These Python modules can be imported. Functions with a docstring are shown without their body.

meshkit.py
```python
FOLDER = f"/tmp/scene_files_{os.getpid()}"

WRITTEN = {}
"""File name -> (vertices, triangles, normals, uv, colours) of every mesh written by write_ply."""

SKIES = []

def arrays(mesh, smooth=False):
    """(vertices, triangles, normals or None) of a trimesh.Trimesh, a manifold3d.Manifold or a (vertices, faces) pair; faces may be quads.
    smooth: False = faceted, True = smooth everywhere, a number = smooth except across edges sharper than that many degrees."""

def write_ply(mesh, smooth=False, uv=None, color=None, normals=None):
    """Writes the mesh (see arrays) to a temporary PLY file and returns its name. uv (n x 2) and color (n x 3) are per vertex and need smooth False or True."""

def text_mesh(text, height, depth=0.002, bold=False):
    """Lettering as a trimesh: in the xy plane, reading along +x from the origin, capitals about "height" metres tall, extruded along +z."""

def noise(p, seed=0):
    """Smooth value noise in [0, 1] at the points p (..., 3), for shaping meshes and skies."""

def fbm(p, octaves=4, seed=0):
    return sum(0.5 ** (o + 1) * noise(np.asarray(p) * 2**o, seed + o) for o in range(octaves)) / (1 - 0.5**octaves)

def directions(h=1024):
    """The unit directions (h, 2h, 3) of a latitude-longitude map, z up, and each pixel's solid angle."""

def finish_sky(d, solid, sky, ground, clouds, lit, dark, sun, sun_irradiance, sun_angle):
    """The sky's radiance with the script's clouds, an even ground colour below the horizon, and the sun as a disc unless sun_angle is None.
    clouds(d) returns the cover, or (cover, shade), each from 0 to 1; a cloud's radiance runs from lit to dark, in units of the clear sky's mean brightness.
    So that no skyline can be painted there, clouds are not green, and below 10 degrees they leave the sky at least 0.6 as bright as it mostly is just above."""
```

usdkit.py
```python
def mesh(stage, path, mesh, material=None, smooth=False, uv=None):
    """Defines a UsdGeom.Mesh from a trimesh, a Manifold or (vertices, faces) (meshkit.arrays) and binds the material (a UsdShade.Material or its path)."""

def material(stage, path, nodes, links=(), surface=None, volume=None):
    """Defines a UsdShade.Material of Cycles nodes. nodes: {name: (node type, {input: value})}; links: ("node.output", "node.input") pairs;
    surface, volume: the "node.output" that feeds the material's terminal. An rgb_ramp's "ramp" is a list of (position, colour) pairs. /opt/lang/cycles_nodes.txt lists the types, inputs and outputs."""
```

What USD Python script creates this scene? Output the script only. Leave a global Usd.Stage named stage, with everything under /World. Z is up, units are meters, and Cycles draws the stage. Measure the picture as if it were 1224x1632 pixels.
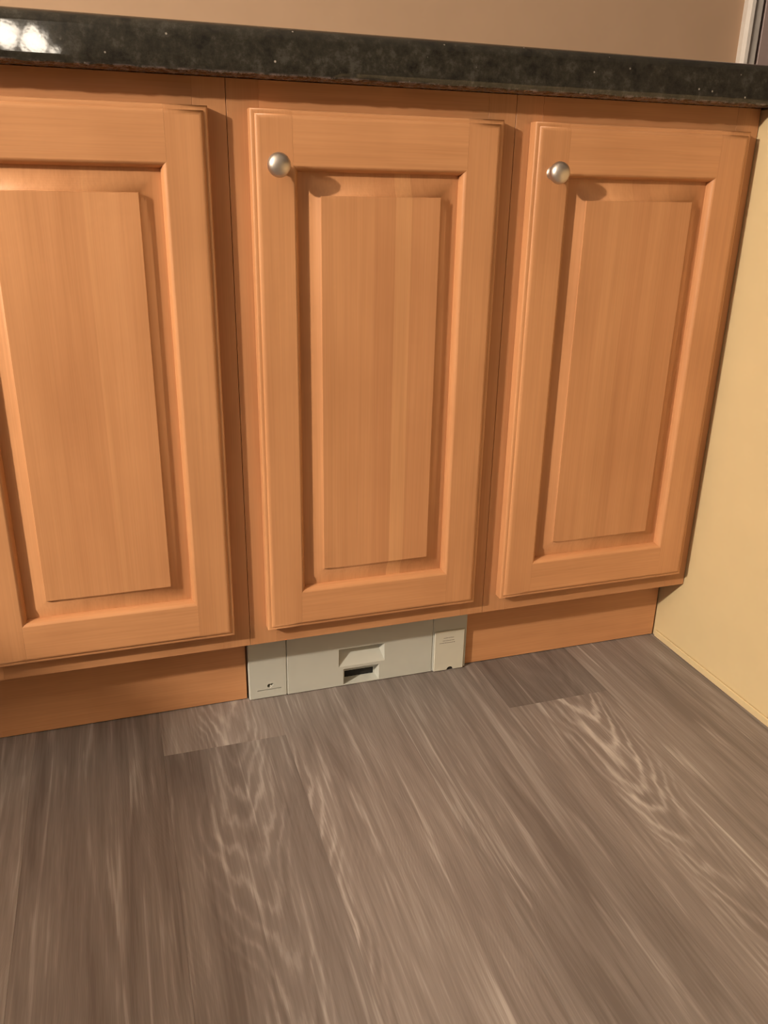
import math, random
import numpy as np, trimesh, manifold3d as m3, usdkit, meshkit
from shapely.geometry import Polygon, box as sbox, Point
from pxr import Usd, UsdGeom, UsdLux, UsdShade, Gf, Sdf

random.seed(7); rng = np.random.default_rng(7)
stage = Usd.Stage.CreateInMemory()
UsdGeom.SetStageUpAxis(stage, UsdGeom.Tokens.z); UsdGeom.SetStageMetersPerUnit(stage, 1.0)
UsdGeom.Xform.Define(stage, '/World'); UsdGeom.Scope.Define(stage, '/World/Looks')

# ------------------------------------------------------------------ camera
F_PX, W_PX = 1318.5, 1224.0
YAW, PITCH, ROLL = 0.318994, -0.369564, 0.019681
CAM = np.array([-0.14871, -1.05585, 0.74660])
fw = np.array([math.sin(YAW)*math.cos(PITCH), math.cos(YAW)*math.cos(PITCH), math.sin(PITCH)])
rt = np.cross(fw, [0, 0, 1]); rt /= np.linalg.norm(rt); up = np.cross(rt, fw)
r2 = math.cos(ROLL)*rt + math.sin(ROLL)*up; u2 = -math.sin(ROLL)*rt + math.cos(ROLL)*up
cam = UsdGeom.Camera.Define(stage, '/World/camera')
cam.CreateHorizontalApertureAttr(36.0); cam.CreateVerticalApertureAttr(48.0)
cam.CreateFocalLengthAttr(36.0*F_PX/W_PX); cam.CreateClippingRangeAttr(Gf.Vec2f(0.02, 60))
M = np.eye(4); M[0, :3] = r2; M[1, :3] = u2; M[2, :3] = -fw; M[3, :3] = CAM
cam.AddTransformOp().Set(Gf.Matrix4d(*M.ravel().tolist()))
cam.GetExposureAttr().Set(0.0)

# ------------------------------------------------------------------ lights (lamps of the room)
LAMP = (1.0, 0.86, 0.69)
def sphere_light(name, loc, radius, power):
    l = UsdLux.SphereLight.Define(stage, '/World/' + name)
    l.AddTranslateOp().Set(Gf.Vec3d(*loc)); l.CreateRadiusAttr(radius)
    l.CreateColorAttr(Gf.Vec3f(*LAMP)); l.CreateNormalizeAttr(True); l.CreateIntensityAttr(power)
    return l
KEY = (-2.75, -1.45, 1.85)
sphere_light('key_bulb', KEY, 0.05, 153.0)
FILL = [(-0.595, -5.0, 2.26), (-0.435, -5.0, 2.23), (-0.325, -5.0, 2.18)]
for i, q in enumerate(FILL):
    sphere_light('bulb' + ('' if i == 0 else '_%03d' % i), q, 0.07 if i < 2 else 0.026, 2.2 if i < 2 else 0.3)

# ------------------------------------------------------------------ helpers
used = {}
def numbered(path):
    n = used.get(path, -1) + 1; used[path] = n
    return path if n == 0 else '%s_%03d' % (path, n)
def pth(p): return str(p.GetPath()) if p is not None else '/World'
def obj(name, mesh, mat, parent=None, smooth=30):
    m = usdkit.mesh(stage, numbered(pth(parent) + '/' + name), mesh, mat, smooth=smooth)
    return m.GetPrim()
def xf(name, loc=(0, 0, 0), parent=None):
    x = UsdGeom.Xform.Define(stage, numbered(pth(parent) + '/' + name)); x.AddTranslateOp().Set(Gf.Vec3d(*loc))
    return x.GetPrim()
def tag(p, label=None, cat=None, group=None, kind=None):
    for k, v in (('label', label), ('category', cat), ('group', group), ('kind', kind)):
        if v: p.SetCustomDataByKey(k, v)
    return p
def bx(x0, x1, y0, y1, z0, z1):
    b = trimesh.creation.box((x1-x0, y1-y0, z1-z0)); b.apply_translation(((x0+x1)/2, (y0+y1)/2, (z0+z1)/2)); return b
def man(t): return m3.Manifold(m3.Mesh(np.asarray(t.vertices, np.float32), np.asarray(t.faces, np.uint32)))
def tri(m):
    q = m.to_mesh(); return trimesh.Trimesh(q.vert_properties[:, :3], q.tri_verts, process=False)
def cbox(x0, x1, y0, y1, z0, z1, c=0.001):
    """box with chamfered edges"""
    p = []
    for X, sx in ((x0, 1), (x1, -1)):
        for Y, sy in ((y0, 1), (y1, -1)):
            for Z, sz in ((z0, 1), (z1, -1)):
                p += [(X+sx*c, Y+sy*c, Z), (X+sx*c, Y, Z+sz*c), (X, Y+sy*c, Z+sz*c)]
    return trimesh.convex.convex_hull(np.array(p))
def xz_prism(poly, y0, y1):
    """polygon given in (x, z), extruded from y0 to y1"""
    t = trimesh.creation.extrude_polygon(poly, y1-y0, engine='earcut')
    v = t.vertices.copy(); t.vertices = np.c_[v[:, 0], y0 + v[:, 2], v[:, 1]]; t.invert(); 
    if t.volume < 0: t.invert()
    return t
def yz_prism(poly, x0, x1):
    t = trimesh.creation.extrude_polygon(poly, x1-x0, engine='earcut')
    v = t.vertices.copy(); t.vertices = np.c_[x0 + v[:, 2], v[:, 0], v[:, 1]]
    if t.volume < 0: t.invert()
    return t
def lathe(profile, n=40):
    """profile of (r, h): axis along -y (h grows towards the viewer)"""
    t = trimesh.creation.revolve(np.array(profile), sections=n)
    v = t.vertices.copy(); t.vertices = np.c_[v[:, 0], -v[:, 2], v[:, 1]]
    if t.volume < 0: t.invert()
    return t

# ------------------------------------------------------------------ materials
LK = '/World/Looks/'
def M_simple(name, col, rough=0.5, metal=0.0, var=0.08, scale=30.0, bump=0.0, spec=0.5):
    n = {'tc': ('texture_coordinate', {}), 'geo': ('geometry', {}),
         'n': ('noise_texture', {'scale': scale, 'detail': 4.0, 'roughness': 0.6}),
         'r': ('rgb_ramp', {'ramp': [(0.25, [c*(1-var) for c in col]), (0.75, [min(1, c*(1+var)) for c in col])]}),
         'p': ('principled_bsdf', {'roughness': rough, 'metallic': metal, 'specular_ior_level': spec})}
    l = [('geo.position', 'n.vector'), ('n.fac', 'r.fac'), ('r.color', 'p.base_color')]
    if bump:
        n['b'] = ('bump', {'strength': bump, 'distance': 0.002}); l += [('n.fac', 'b.height'), ('b.normal', 'p.normal')]
    return usdkit.material(stage, LK + name, n, l, surface='p.BSDF')

WOOD = np.array([0.58, 0.283, 0.130])
def M_wood(name, axis, tone=1.0, boards=None, x0=0.0, x1=1.0, rough=0.42):
    """stained maple; grain along axis 'x' or 'z'. boards: [(position 0..1, tone)] glued-up boards over x0..x1"""
    s1 = (3.0, 40.0, 40.0) if axis == 'x' else (40.0, 40.0, 1.6)
    s2 = (9.0, 420.0, 420.0) if axis == 'x' else (420.0, 420.0, 6.0)
    c = WOOD*tone
    n = {'geo': ('geometry', {}), 'oi': ('object_info', {}), 'off': ('math', {'math_type': 'multiply', 'value2': 37.0}),
         'm1': ('mapping', {'scale': s1}), 'm2': ('mapping', {'scale': s2}), 'm3': ('mapping', {'scale': (9.0, 9.0, 5.0)}),
         'n1': ('noise_texture', {'dimensions': '4D', 'scale': 1.0, 'detail': 3.0, 'roughness': 0.55, 'distortion': 0.6}),
         'n2': ('noise_texture', {'dimensions': '4D', 'scale': 1.0, 'detail': 2.0}),
         'n3': ('noise_texture', {'dimensions': '4D', 'scale': 1.0, 'detail': 2.0}),
         'a': ('math', {'math_type': 'multiply_add', 'value2': 0.35, 'value3': 0.0}),
         'b': ('math', {'math_type': 'multiply_add', 'value2': 0.65}),
         'ramp': ('rgb_ramp', {'ramp': [(0.2, c*np.array([0.80, 0.76, 0.70])), (0.42, c*np.array([0.94, 0.92, 0.9])), (0.58, c*1.03), (0.8, c*np.array([1.10, 1.14, 1.18]))]}),
         'mot': ('rgb_ramp', {'ramp': [(0.25, (0.90, 0.875, 0.86)), (0.5, (1, 1, 1)), (0.75, (1.06, 1.07, 1.08))]}),
         'mul': ('mix_color', {'blend_type': 'multiply', 'fac': 1.0, 'use_clamp': False}),
         'rr': ('math', {'math_type': 'multiply_add', 'value2': 0.15, 'value3': rough - 0.07}),
         'bp': ('bump', {'strength': 0.12, 'distance': 0.0006}),
         'p': ('principled_bsdf', {'specular_ior_level': 0.4})}
    l = [('oi.random', 'off.value1'), ('geo.position', 'm1.vector'), ('geo.position', 'm2.vector'), ('geo.position', 'm3.vector')]
    for k in '123': l += [('m%s.vector' % k, 'n%s.vector' % k), ('off.value', 'n%s.w' % k)]
    l += [('n2.fac', 'a.value1'), ('n1.fac', 'b.value1'), ('a.value', 'b.value3'), ('b.value', 'ramp.fac'), ('n3.fac', 'mot.fac'),
          ('ramp.color', 'mul.a'), ('mot.color', 'mul.b'), ('n1.fac', 'rr.value1'), ('rr.value', 'p.roughness'),
          ('n2.fac', 'bp.height'), ('bp.normal', 'p.normal')]
    last = 'mul.result'
    if boards:
        n.update({'sx': ('separate_xyz', {}), 'mr': ('map_range', {'from_min': x0, 'from_max': x1, 'clamp': True}),
                  'br': ('rgb_ramp', {'ramp': [(p, (t, t*(0.5+0.5*t), t*(0.35+0.65*t))) for p, t in boards], 'interpolate': False}),
                  'm4': ('mix_color', {'blend_type': 'multiply', 'fac': 1.0})})
        l += [('geo.position', 'sx.vector'), ('sx.x', 'mr.value'), ('mr.result', 'br.fac'), (last, 'm4.a'), ('br.color', 'm4.b')]
        last = 'm4.result'
    l.append((last, 'p.base_color'))
    return usdkit.material(stage, LK + name, n, l, surface='p.BSDF')

def M_floor(name, tone, seed, xc, b=150.0, amp=1.0, tint=(1, 1, 1), keep=0.35):
    """grey-brown vinyl plank: nested cathedral figure about the plank's line x = xc, running along y"""
    t = np.array(tint)*tone*1.38
    dark, mid, lite = np.array([0.120, 0.098, 0.088])*t, np.array([0.180, 0.153, 0.140])*t, np.array([0.365, 0.332, 0.312])*t
    n = {'geo': ('geometry', {}), 'sx': ('separate_xyz', {}),
         'mw': ('mapping', {'scale': (4.0, 2.2, 1.0), 'location': (seed*1.7, seed*2.3, 0.0)}),
         'nw': ('noise_texture', {'scale': 1.0, 'detail': 2.0, 'roughness': 0.5}),
         'wan': ('math', {'math_type': 'multiply_add', 'value2': 0.14, 'value3': -0.07 - xc}),
         'dx': ('math', {'math_type': 'add'}), 'd2': ('math', {'math_type': 'multiply'}),
         'd2a': ('math', {'math_type': 'multiply', 'value2': -b*75.0}),
         'yb': ('math', {'math_type': 'multiply_add', 'value2': b}),
         'mn': ('mapping', {'scale': (20.0, 4.0, 1.0), 'location': (seed*3.1, seed*0.7, 0.0)}),
         'nn': ('noise_texture', {'scale': 1.0, 'detail': 5.0, 'roughness': 0.62}),
         'ph': ('math', {'math_type': 'multiply_add', 'value2': 22.0}),
         'sn': ('math', {'math_type': 'sine'}),
         'sn2': ('math', {'math_type': 'multiply_add', 'value2': 0.5, 'value3': 0.5}),
         'pw': ('math', {'math_type': 'power', 'value2': 2.2}),
         'mk': ('mapping', {'scale': (11.0, 3.0, 1.0), 'location': (seed*2.9, seed*1.1, 0.0)}),
         'nk': ('noise_texture', {'scale': 1.0, 'detail': 2.0}),
         'rk': ('map_range', {'from_min': 0.40, 'from_max': 0.62, 'to_min': keep, 'to_max': 1.0, 'clamp': True}),
         'pm': ('math', {'math_type': 'multiply'}),
         'fd': ('map_range', {'from_min': 0.0006, 'from_max': 0.0030, 'to_min': 1.0, 'to_max': 0.12, 'clamp': True}), 'pf': ('math', {'math_type': 'multiply'}),
         'mp': ('mapping', {'scale': (75.0, 3.2, 1.0), 'location': (seed*4.1, seed*0.3, 0.0)}),
         'np': ('noise_texture', {'scale': 1.0, 'detail': 3.0, 'roughness': 0.55, 'distortion': 0.8}),
         'rp': ('map_range', {'from_min': 0.56, 'from_max': 0.78, 'to_min': 0.0, 'to_max': 0.26, 'clamp': True}),
         'q4': ('math', {'math_type': 'add'}),
         'mf': ('mapping', {'scale': (300.0, 8.0, 1.0), 'location': (seed, seed, 0.0)}),
         'nf': ('noise_texture', {'scale': 1.0, 'detail': 3.0, 'roughness': 0.6}),
         'ml': ('mapping', {'scale': (34.0, 2.4, 1.0), 'location': (seed*0.9, seed*1.9, 0.0)}),
         'nl': ('noise_texture', {'scale': 1.0, 'detail': 4.0, 'roughness': 0.6, 'distortion': 0.5}),
         'q1': ('math', {'math_type': 'multiply_add', 'value2': 0.28*amp, 'value3': -0.045}),
         'q2': ('math', {'math_type': 'multiply_add', 'value2': 0.30}),
         'q3': ('math', {'math_type': 'multiply_add', 'value2': 0.72}),
         'ramp': ('rgb_ramp', {'ramp': [(0.36, dark), (0.54, mid), (0.84, lite)]}),
         'bp': ('bump', {'strength': 0.12, 'distance': 0.0005}),
         'p': ('principled_bsdf', {'roughness': 0.5, 'specular_ior_level': 0.35})}
    l = [('geo.position', 'sx.vector')] + [('geo.position', m + '.vector') for m in ('mw', 'mn', 'mf', 'ml', 'mk')]
    l += [('mw.vector', 'nw.vector'), ('mn.vector', 'nn.vector'), ('mf.vector', 'nf.vector'), ('ml.vector', 'nl.vector'), ('mk.vector', 'nk.vector'),
          ('nw.fac', 'wan.value1'), ('sx.x', 'dx.value1'), ('wan.value', 'dx.value2'), ('dx.value', 'd2.value1'), ('dx.value', 'd2.value2'),
          ('d2.value', 'd2a.value1'), ('sx.y', 'yb.value1'), ('d2a.value', 'yb.value3'), ('nn.fac', 'ph.value1'), ('yb.value', 'ph.value3'),
          ('ph.value', 'sn.value1'), ('sn.value', 'sn2.value1'), ('sn2.value', 'pw.value1'), ('nk.fac', 'rk.value'), ('pw.value', 'pm.value1'),
          ('rk.result', 'pm.value2'), ('pm.value', 'pf.value1'), ('d2.value', 'fd.value'), ('fd.result', 'pf.value2'), ('pf.value', 'q1.value1'),
          ('geo.position', 'mp.vector'), ('mp.vector', 'np.vector'), ('np.fac', 'rp.value'),
          ('nf.fac', 'q2.value1'), ('q1.value', 'q2.value3'), ('nl.fac', 'q3.value1'), ('q2.value', 'q3.value3'),
          ('q3.value', 'q4.value1'), ('rp.result', 'q4.value2'), ('q4.value', 'ramp.fac'), ('ramp.color', 'p.base_color'), ('nf.fac', 'bp.height'), ('bp.normal', 'p.normal')]
    return usdkit.material(stage, LK + name, n, l, surface='p.BSDF')

def M_granite():
    n = {'geo': ('geometry', {}),
         'v': ('voronoi_texture', {'scale': 160.0}), 'n': ('noise_texture', {'scale': 70.0, 'detail': 5.0, 'roughness': 0.7}),
         'v2': ('voronoi_texture', {'scale': 95.0}),
         'r': ('rgb_ramp', {'ramp': [(0.30, (0.016, 0.014, 0.012)), (0.55, (0.038, 0.034, 0.026)), (0.68, (0.065, 0.06, 0.05))]}),
         'fl': ('rgb_ramp', {'ramp': [(0.0, (1, 1, 1)), (0.07, (1, 1, 1)), (0.15, (0, 0, 0)), (1.0, (0, 0, 0))]}),
         'sel': ('rgb_ramp', {'ramp': [(0.0, (0, 0, 0)), (0.80, (0, 0, 0)), (0.84, (1, 1, 1)), (1.0, (1, 1, 1))]}),
         'sc': ('separate_color', {}),
         'fm': ('math', {'math_type': 'multiply'}),
         'mx': ('mix_color', {'b': (0.42, 0.38, 0.33)}),
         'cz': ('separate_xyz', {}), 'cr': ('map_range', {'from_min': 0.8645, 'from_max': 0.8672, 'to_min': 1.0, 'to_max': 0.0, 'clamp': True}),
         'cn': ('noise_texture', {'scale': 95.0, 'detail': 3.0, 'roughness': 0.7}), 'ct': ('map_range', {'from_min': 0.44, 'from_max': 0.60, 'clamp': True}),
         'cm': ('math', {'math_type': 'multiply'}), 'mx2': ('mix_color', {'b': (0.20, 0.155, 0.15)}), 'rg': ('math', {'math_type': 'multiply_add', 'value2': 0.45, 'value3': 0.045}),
         'nb': ('noise_texture', {'scale': 45.0, 'detail': 3.0}),
         'bp': ('bump', {'strength': 0.05, 'distance': 0.001}),
         'p': ('principled_bsdf', {'roughness': 0.045, 'specular_ior_level': 0.55})}
    l = [('geo.position', k + '.vector') for k in ('v', 'n', 'v2', 'nb')]
    l += [('n.fac', 'r.fac'), ('v2.distance', 'fl.fac'), ('v2.color', 'sc.color'), ('sc.r', 'sel.fac'), ('fl.color', 'fm.value1'), ('sel.color', 'fm.value2'),
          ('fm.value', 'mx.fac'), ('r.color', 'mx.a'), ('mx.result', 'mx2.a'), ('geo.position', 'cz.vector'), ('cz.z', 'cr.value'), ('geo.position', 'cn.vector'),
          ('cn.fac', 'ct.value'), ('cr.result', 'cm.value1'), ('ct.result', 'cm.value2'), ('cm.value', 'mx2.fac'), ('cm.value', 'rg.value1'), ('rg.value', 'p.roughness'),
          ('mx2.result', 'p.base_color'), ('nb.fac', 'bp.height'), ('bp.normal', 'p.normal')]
    return usdkit.material(stage, LK + 'granite', n, l, surface='p.BSDF')

wood_z = M_wood('wood_upright', 'z'); wood_x = M_wood('wood_level', 'x')
wood_frame = M_wood('wood_frame', 'z', 0.90); wood_frame_x = M_wood('wood_frame_level', 'x', 0.90)
wood_toe = M_wood('wood_toe', 'x', 1.0)
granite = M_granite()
nickel = M_simple('brushed_nickel', (0.66, 0.59, 0.53), 0.44, 1.0, 0.04, 60)
paint = M_simple('cream_wall_paint', (0.60, 0.475, 0.275), 0.75, var=0.025, scale=14, bump=0.08, spec=0.25)
paint_back = M_simple('tan_wall_paint', (0.515, 0.34, 0.222), 0.75, var=0.03, scale=10, bump=0.08, spec=0.25)
paint_room = M_simple('room_wall_paint', (0.10, 0.08, 0.065), 0.85, var=0.03, scale=8)
ceil_m = M_simple('ceiling_paint', (0.66, 0.65, 0.62), 0.9, var=0.02)
white_trim = M_simple('gloss_white_trim', (0.62, 0.57, 0.53), 0.25, var=0.06, scale=25, bump=0.1)
mauve = M_simple('mauve_grey_door_paint', (0.40, 0.30, 0.28), 0.5, var=0.03)
plastic = M_simple('pale_grey_plastic', (0.52, 0.525, 0.48), 0.42, var=0.02, scale=40)
plastic_lid = M_simple('ivory_plastic', (0.60, 0.575, 0.49), 0.42, var=0.02, scale=40)
ink = M_simple('grey_print', (0.20, 0.18, 0.15), 0.6)
black = M_simple('cavity_shade_black', (0.012, 0.011, 0.010), 0.7)  # flat black painted in for the shade inside the openings
subfloor = M_simple('subfloor', (0.06, 0.05, 0.045), 0.9)

# ------------------------------------------------------------------ setting
FR, YT, ZF, ZC = 0.7431, 0.057, 0.1286, 0.8636     # wall plane, toe-kick depth, frame bottom, frame top
XL, XR, YN, YB = -3.05, 2.3, -5.9, 0.62
S = lambda p, label=None, cat=None: tag(p, label, cat, kind='structure')
floor = S(obj('floor', bx(XL, XR, YN, YB+0.1, -0.06, -0.004), subfloor, smooth=False), 'grey-brown wood-look vinyl plank floor in front of the cabinets', 'floor')
PW, PX0, PL = 0.1738, -0.1355, 1.2200
ends = {-1: -0.93, 0: -0.050, 1: -0.86, 2: -1.02, 3: -0.081, 4: -0.71, -2: -0.66, -3: -0.2, 5: -0.4, 6: -0.9}
fm = {}
spec = {(-2, 0): (0.72, 0.8), (-1, 0): (0.74, 1.0), (0, 0): (0.84, 0.6), (0, 1): (1.22, 1.0), (1, 0): (1.02, 1.1), (2, 0): (1.18, 1.0), (3, 0): (0.98, 0.9), (3, 1): (0.72, 0.3), (4, 0): (0.92, 0.5)}  # tone and figure by plank; front centre-left one darkened to stand for shadow
variants = [M_floor('vinyl_plank_%d' % i, t, 3.7*i + 1, 0.0, 90, a) for i, (t, a) in enumerate(((0.86, 0.9), (1.0, 1.0), (1.08, 0.8)))]
for c in range(-9, 11):
    xa, xb = PX0 + c*PW, PX0 + (c+1)*PW
    if xa > 1.35 or xb < -1.8: continue
    e = ends.get(c, -0.08 - 0.9*((c*0.37) % 1.0))
    cuts = [e - 2*PL, e - PL, e, e + PL]
    for k in range(3):
        ya, yb = max(cuts[k], -2.7), min(cuts[k+1], YB)
        if yb - ya < 0.03: continue
        key = (c, {2: 1, 1: 0}.get(k, 9))
        if key in spec:
            if key not in fm:
                t, a = spec[key]
                fm[key] = M_floor('vinyl_figured_%s' % str(key).strip('()').replace(', ', '_').replace('-', 'm'), t, 5.3*c + 11*k, (xa+xb)/2 + 0.012*math.sin(c*5), 100, a, keep=0.30)
            mt = fm[key]
        else: mt = variants[(c*2 + k) % 3]
        g = 0.00004
        obj('plank', cbox(xa+g, xb-g, ya+g, yb-g, -0.004, 0.0, 0.00015), mt, floor, smooth=False)

rw = S(obj('wall_right', cbox(FR+0.0005, FR+0.10, -2.2, YB, -0.004, ZC, 0.002), paint), 'cream-yellow painted low wall at the right end of the cabinets', 'wall')
S(obj('baseboard_right', cbox(FR-0.0035, FR+0.0005, -2.2, YT-0.006, 0.0, 0.0125, 0.0012), paint), 'thin cream-yellow bead where the right wall meets the floor', 'trim')
S(obj('wall_back', bx(XL, 1.178, YB, YB+0.12, -0.004, 2.45), paint_back, smooth=False), 'tan painted wall behind the black countertop', 'wall')
# glossy white casing and grey door past the end of the back wall
tr = [(1.178, 0.0), (1.178, -0.012), (1.183, -0.020), (1.190, -0.022), (1.197, -0.018), (1.203, -0.016), (1.213, -0.016), (1.219, -0.010), (1.219, 0.05), (1.178, 0.05)]
cas = trimesh.creation.extrude_polygon(Polygon([(x, YB + y) for x, y in tr]), 2.07, engine='earcut')
S(obj('trim_1', cas, white_trim), 'glossy white door casing beyond the right end of the countertop', 'trim')
S(obj('door_1', cbox(1.224, 2.02, YB-0.011, YB+0.045, 0.004, 2.05, 0.002), mauve), 'mauve-grey door edge at the top right corner', 'door')
S(obj('wall_beyond', trimesh.util.concatenate([bx(2.03, XR+0.1, YB, YB+0.12, -0.004, 2.45), bx(1.178, 2.03, YB, YB+0.12, 2.07, 2.45), bx(1.2, 2.1, YB+0.1, YB+0.16, -0.004, 2.1)]), paint_room, smooth=False))
S(obj('wall_left', bx(XL-0.1, XL, YN, YB+0.1, -0.004, 2.45), paint_room, smooth=False))
S(obj('wall_half_left', cbox(-1.51, -1.389, -2.4, -0.04, -0.004, 0.914, 0.002), paint_room))  # unseen low wall, added to cast the shadow at the lower left
S(obj('wall_rear', bx(XL, XR, YN-0.1, YN, -0.004, 2.45), paint_room, smooth=False))
S(obj('wall_far_right', bx(XR, XR+0.1, YN, YB+0.1, -0.004, 2.45), paint_room, smooth=False))
S(obj('ceiling', bx(XL-0.1, XR+0.1, YN-0.1, YB+0.1, 2.45, 2.53), ceil_m, smooth=False))

# ------------------------------------------------------------------ countertop
def countertop():
    yf, x0, x1, r, zb, zt = -0.036, -0.745, 0.86, 0.075, ZC + 0.0004, 0.914
    prof = [(0.020, zb), (0.004, zb), (0.0016, zb+0.0012), (0.0004, zb+0.0035), (0.0, zb+0.007)]
    prof += [(0.0020*t, zb + 0.007 + 0.030*t) for t in (0.05, 0.5, 0.95, 1.0)]
    z1, d1 = zb + 0.037, 0.0020
    R = zt - z1
    prof += [(d1 + R*(1-math.cos(a))*1.15, z1 + R*math.sin(a)) for a in np.linspace(0.12, math.pi/2, 9)]
    prof += [(0.03, zt)]
    path = [((x, yf), (0, -1)) for x in np.linspace(x0, x1-r, 300)]
    path += [((x1-r+r*math.sin(a), yf+r-r*math.cos(a)), (math.sin(a), -math.cos(a))) for a in np.linspace(0.08, math.pi/2, 16)]
    path += [((x1, 0.62-0.0005), (1, 0))]
    V, Fc, m, k = [], [], len(path), len(prof)
    for (p, n) in path:
        for j, (d, z) in enumerate(prof):
            jit = 0.0024*(meshkit.noise(np.array([p[0]*110, p[1]*110, 3.3]))-0.5) if 1 <= j <= 3 else 0.0
            V.append((p[0]-n[0]*d, p[1]-n[1]*d, z + jit))
    for i in range(m-1):
        for j in range(k-1):
            a, b, c, d = i*k+j, (i+1)*k+j, (i+1)*k+j+1, i*k+j+1
            Fc += [(a, b, c), (a, c, d)]
    bi = len(V); V.append((x0, 0.6195, zb)); V.append((x0, 0.6195, zt))
    for i in range(m-1):
        Fc.append((bi, (i+1)*k, i*k)); Fc.append((bi+1, i*k+k-1, (i+1)*k+k-1))
    for j in range(k-1): Fc.append((bi, j, j+1))
    Fc.append((bi, k-1, bi+1))
    l = (m-1)*k
    for j in range(k-1): Fc.append((bi, l+j+1, l+j))
    Fc.append((bi, bi+1, l+k-1))
    t = trimesh.Trimesh(np.array(V), np.array(Fc), process=False)
    if t.volume < 0: t.invert()
    return t
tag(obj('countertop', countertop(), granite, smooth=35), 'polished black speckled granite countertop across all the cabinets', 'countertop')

# ------------------------------------------------------------------ doors and cabinets
TH = 0.020
def rect_loft(rects, closed):
    """rects: list of (l, r, b, t, y); joins successive rectangles; closed ring or capped at the last one"""
    V, Fc = [], []
    for l, r, b, t, y in rects: V += [(l, y, b), (r, y, b), (r, y, t), (l, y, t)]
    n = len(rects)
    for i in range(n if closed else n-1):
        j = (i+1) % n
        for k in range(4):
            a, b = i*4+k, i*4+(k+1) % 4; c, d = j*4+(k+1) % 4, j*4+k
            Fc += [(a, b, c), (a, c, d)]
    if not closed:
        q = (n-1)*4; Fc += [(q, q+1, q+2), (q, q+2, q+3), (0, 2, 1), (0, 3, 2)]
    t = trimesh.Trimesh(np.array(V), np.array(Fc), process=False)
    if t.volume < 0: t.invert()
    return t
OUT = [(0, 0.0006), (0, 0.0148), (0.0005, 0.0158), (0.0016, 0.0166), (0.0034, 0.0169), (0.0052, 0.0169), (0.0056, 0.0178), (0.0068, 0.0190), (0.0086, 0.0197), (0.0108, TH)]
INN = [(0.0, TH), (0.0012, 0.0197), (0.0030, 0.0186), (0.0044, 0.0166), (0.0052, 0.0140), (0.0066, 0.0112), (0.0066, 0.0006)]
SW, TW, BW = 0.0490, 0.0590, 0.0550
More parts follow.
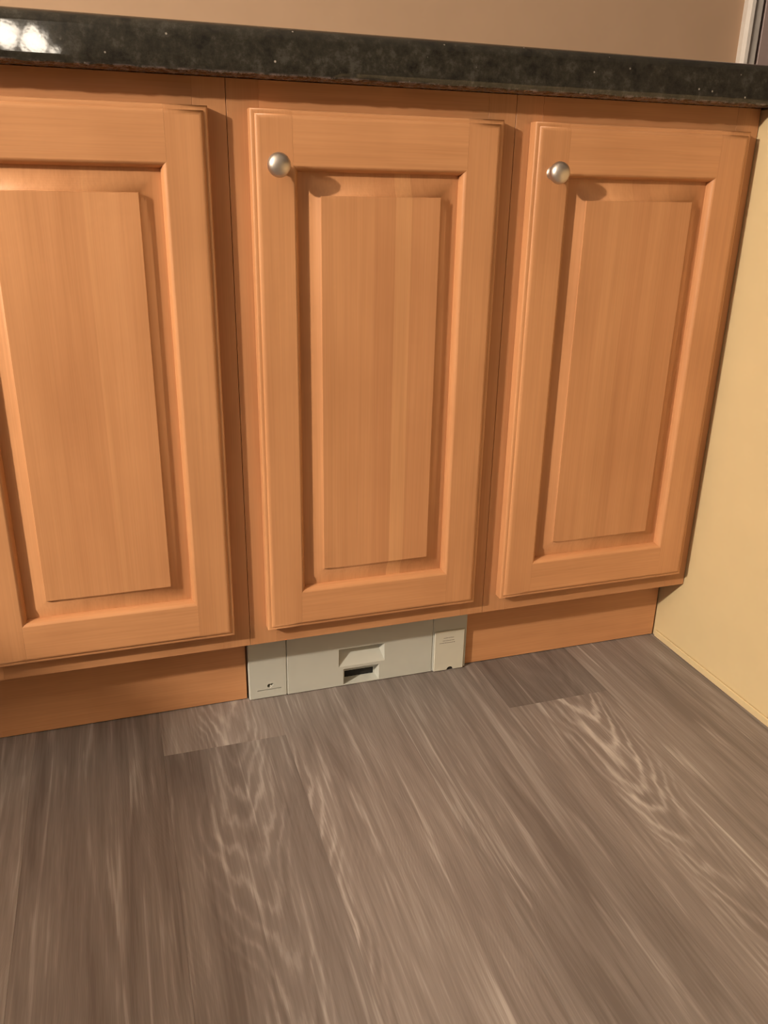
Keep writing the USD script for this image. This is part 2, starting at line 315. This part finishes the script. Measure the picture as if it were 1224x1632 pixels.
def door_parts(x0, x1, z0, z1):
    rs = [(x0+u, x1-u, z0+u, z1-u, -v) for u, v in OUT]
    rs += [(x0+SW+u, x1-SW-u, z0+BW+u, z1-TW-u, -v) for u, v in INN]
    ring = man(rect_loft(rs, True))
    s = 0.0066
    def cut(poly): return tri(ring ^ man(xz_prism(Polygon(poly), -0.1, 0.1)))
    e = 0.00012
    L, Rr, B, T = x0+SW, x1-SW, z0+BW, z1-TW
    mids = s + 0.004
    sl = cut([(x0-1, z0-1), (L-e, z0-1), (L-e, B), (L-e+mids, B+mids), (L-e+mids, T-mids), (L-e, T), (L-e, z1+1), (x0-1, z1+1)])
    sr = cut([(x1+1, z0-1), (Rr+e, z0-1), (Rr+e, B), (Rr+e-mids, B+mids), (Rr+e-mids, T-mids), (Rr+e, T), (Rr+e, z1+1), (x1+1, z1+1)])
    rb = cut([(L, z0-1), (Rr, z0-1), (Rr, B), (Rr-mids, B+mids), (L+mids, B+mids), (L, B)])
    rtp = cut([(L, z1+1), (Rr, z1+1), (Rr, T), (Rr-mids, T-mids), (L+mids, T-mids), (L, T)])
    # raised panel: flat tongue, cove rising to a small shoulder and the raised field
    o = 0.0062
    pr = [(o, 0.0030), (o, 0.0078), (0.0085, 0.0079)]
    pr += [(0.0085 + 0.0245*t, 0.0079 + 0.0088*t**1.9) for t in np.linspace(0.12, 1, 9)]
    pr += [(0.0333, 0.0180), (0.0343, 0.0184)]
    panel = rect_loft([(L+u, Rr-u, B+u, T-u, -v) for u, v in pr], False)
    return sl, sr, rb, rtp, panel
def knob(x, z):
    p = [(0, 0), (0.0078, 0), (0.0080, 0.0015), (0.0066, 0.003), (0.0056, 0.006), (0.0056, 0.010), (0.0070, 0.0125), (0.0108, 0.0145), (0.0128, 0.0172),
         (0.0137, 0.0205), (0.0132, 0.0236), (0.0114, 0.0264), (0.0084, 0.0284), (0.0045, 0.0295), (0, 0.0298)]
    t = lathe(p); t.apply_translation((x, -TH, z)); return t

def cabinet(xa, xb, dx0, dx1, knob_x, panel_mat, label, toe=(None, None)):
    c = xf('base_cabinet', ((xa+xb)/2, 0, 0)); tag(c, label, 'cabinet', None)
    off = np.array([-(xa+xb)/2, 0, 0])
    def put(name, mesh, mat, parent=c, smooth=30):
        mesh = mesh.copy(); mesh.apply_translation(off); return obj(name, mesh, mat, parent, smooth)
    g = 0.0003
    # face frame: rails between stiles
    fw_ = 0.038
    put('stile', cbox(xa+g, xa+fw_, 0, 0.019, ZF, ZC, 0.0003), wood_frame)
    put('stile', cbox(xb-fw_, xb-g, 0, 0.019, ZF, ZC, 0.0003), wood_frame)
    put('rail', cbox(xa+fw_, xb-fw_, 0, 0.019, ZF, ZF+0.046, 0.0003), wood_frame_x)
    put('rail', cbox(xa+fw_, xb-fw_, 0, 0.019, ZC-0.055, ZC, 0.0003), wood_frame_x)
    # carcass
    side = Polygon([(0.0192, ZF), (YT+0.016, ZF), (YT+0.016, 0.0), (0.600, 0.0), (0.600, ZC), (0.0192, ZC)])
    put('side_panel', yz_prism(side, xa+0.001, xa+0.013), wood_frame, smooth=False)
    put('side_panel', yz_prism(side, xb-0.013, xb-0.001), wood_frame, smooth=False)
    put('bottom_panel', bx(xa+0.0132, xb-0.0132, 0.0195, 0.598, ZF+0.004, ZF+0.020), wood_frame_x, smooth=False)
    put('back_panel', bx(xa+0.0132, xb-0.0132, 0.590, 0.598, ZF+0.021, ZC), wood_frame_x, smooth=False)
    if toe[0] is not None:
        put('toe_kick', cbox(toe[0], toe[1], YT, YT+0.0155, 0.0012, ZF-0.0002, 0.0006), wood_toe)
    sl, sr, rb, rtp, panel = door_parts(dx0, dx1, 0.1575, 0.8326)
    d = put('door', panel, panel_mat, smooth=25)
    for n, q, m in (('stile', sl, wood_z), ('stile', sr, wood_z), ('rail', rtp, wood_x), ('rail', rb, wood_x)):
        put(n, q, m, d, 28)
    tag(put('knob', knob(knob_x, 0.7728), nickel, d, 40), 'round brushed nickel knob')
    return c
J2 = 0.3665
pm1 = M_wood('panel_first', 'z', 1.06, [(0, 1.0), (0.30, 0.97), (0.62, 1.03), (0.66, 1.0), (0.84, 0.98)], -0.2665, -0.105)
pm2 = M_wood('panel_second', 'z', 1.0, [(0, 1.0), (0.16, 0.985), (0.44, 0.93), (0.62, 1.08), (0.76, 0.94)], 0.1065, 0.26)
pm3 = M_wood('panel_third', 'z', 0.97, [(0, 0.98), (0.22, 1.02), (0.45, 0.95), (0.62, 0.98), (0.8, 0.94)], 0.469, 0.635)
cabinet(-0.3670, 0.0, -0.3445, -0.0231, -0.320, pm1, 'honey-stained base cabinet at the left, cut by the picture edge, no knob in view', (-0.3670, -0.0008))
cabinet(-0.7340, -0.3673, -0.7115, -0.3902, -0.4135, wood_z, 'honey-stained base cabinet farthest left, past the edge of the picture', (-0.7340, -0.3676))
cabinet(0.0, J2, 0.0239, 0.3436, 0.0518, pm2, 'honey-stained base cabinet in the middle, above the pale grey toe-kick unit')
cabinet(J2, FR-0.0005, 0.3876, 0.7187, 0.4133, pm3, 'honey-stained base cabinet on the right, against the cream-yellow wall', (J2-0.0012, FR-0.0032))

# ------------------------------------------------------------------ pale grey unit set in the toe kick under the middle cabinet
YP = 0.050
u = xf('toe_kick_unit', (0.1838, YP, 0)); tag(u, 'pale grey plastic unit set into the toe kick under the middle cabinet', 'toe-kick unit')
OFF = np.array([-0.1838, -YP, 0])
def pu(name, mesh, mat, parent=u, smooth=30):
    mesh = mesh.copy(); mesh.apply_translation(OFF); return obj(name, mesh, mat, parent, smooth)
ZT = 0.1265
# centre face with a scooped finger pull and a slot
face = man(cbox(0.0620, 0.3050, YP, YP+0.030, 0.0010, ZT, 0.0008))
def hull(pts): return man(trimesh.convex.convex_hull(np.array(pts)))
xa, xb = 0.1455, 0.2225
scoop = hull([(xa, YP-0.002, 0.0370), (xb, YP-0.002, 0.0370), (xa, YP-0.002, 0.0685), (xb, YP-0.002, 0.0685),
              (xa+0.003, YP+0.0200, 0.0685), (xb-0.011, YP+0.0200, 0.0685), (xa, YP, 0.0365), (xb, YP, 0.0365)])
slot = hull([(0.1530, YP-0.001, 0.0030), (0.2135, YP-0.001, 0.0030), (0.1530, YP-0.001, 0.0325), (0.2135, YP-0.001, 0.0325),
             (0.1585, YP+0.016, 0.0050), (0.2105, YP+0.016, 0.0050), (0.1585, YP+0.016, 0.0185), (0.2105, YP+0.016, 0.0185)])
slot2 = man(bx(0.1592, 0.2080, YP+0.010, YP+0.05, 0.0056, 0.0178))
cp = pu('face_panel', tri(face - scoop - slot - slot2), plastic, smooth=20)
pu('slot_cavity', bx(0.1593, 0.2079, YP+0.0172, YP+0.034, 0.0057, 0.0177), black, cp, False)  # solid black block, stands in for the darkness inside the slot
# left end with key hole and groove
lf = man(cbox(0.0020, 0.0614, YP, YP+0.012, 0.0010, ZT, 0.0012))
hole = trimesh.creation.cylinder(0.0036, 0.05, sections=20); hole.apply_transform(trimesh.transformations.rotation_matrix(math.pi/2, (1, 0, 0))); hole.apply_translation((0.0337, YP, 0.0225))
h2 = trimesh.creation.cylinder(0.0024, 0.05, sections=20); h2.apply_transform(trimesh.transformations.rotation_matrix(math.pi/2, (1, 0, 0))); h2.apply_translation((0.0374, YP, 0.0238))
gro = man(bx(0.0144, 0.0520, YP-0.01, YP+0.0030, 0.0150, 0.0166))
le = pu('end_panel', tri(lf - man(hole) - man(h2) - gro), plastic, smooth=20)
pu('key_hole', bx(0.026, 0.044, YP+0.0122, YP+0.014, 0.014, 0.032), black, le, False)  # black plate behind the hole, paints its shaded inside
pu('pivot', trimesh.util.concatenate([cbox(0.0345, 0.0372, YP+0.001, YP+0.010, 0.0205, 0.0224, 0.0003)]), plastic_lid, le)
# right end with a raised ivory lid
pu('end_panel', cbox(0.3056, 0.3655, YP, YP+0.0065, 0.0010, ZT, 0.0010), plastic)
lid = man(cbox(0.3080, 0.3608, YP-0.0030, YP-0.0001, 0.0010, 0.0750, 0.0010))
notch = trimesh.creation.cylinder(0.0058, 0.05, sections=24); notch.apply_transform(trimesh.transformations.rotation_matrix(math.pi/2, (1, 0, 0))); notch.apply_translation((0.3368, YP, 0.0012))
ld = tag(pu('lid', tri(lid - man(notch)), plastic_lid, smooth=20), 'ivory raised lid with three faint lines of print')
pu('notch_cavity', bx(0.3310, 0.3426, YP-0.00035, YP-0.00005, 0.0008, 0.0066), black, ld, False)  # thin black sheet painting the shade within the notch
marks = []
r1 = random.Random(3)
for zz, xs, xe in ((0.0620, 0.3235, 0.3415), (0.0570, 0.3220, 0.3430), (0.0530, 0.3165, 0.3440)):   # print too small to read
    x = xs
    while x < xe:
        w = r1.uniform(0.0010, 0.0028); marks.append(bx(x, min(x+w, xe), YP-0.00306, YP-0.00300, zz, zz+0.0011)); x += w + r1.uniform(0.0003, 0.0006)
pu('print', trimesh.util.concatenate(marks), ink, ld, False)
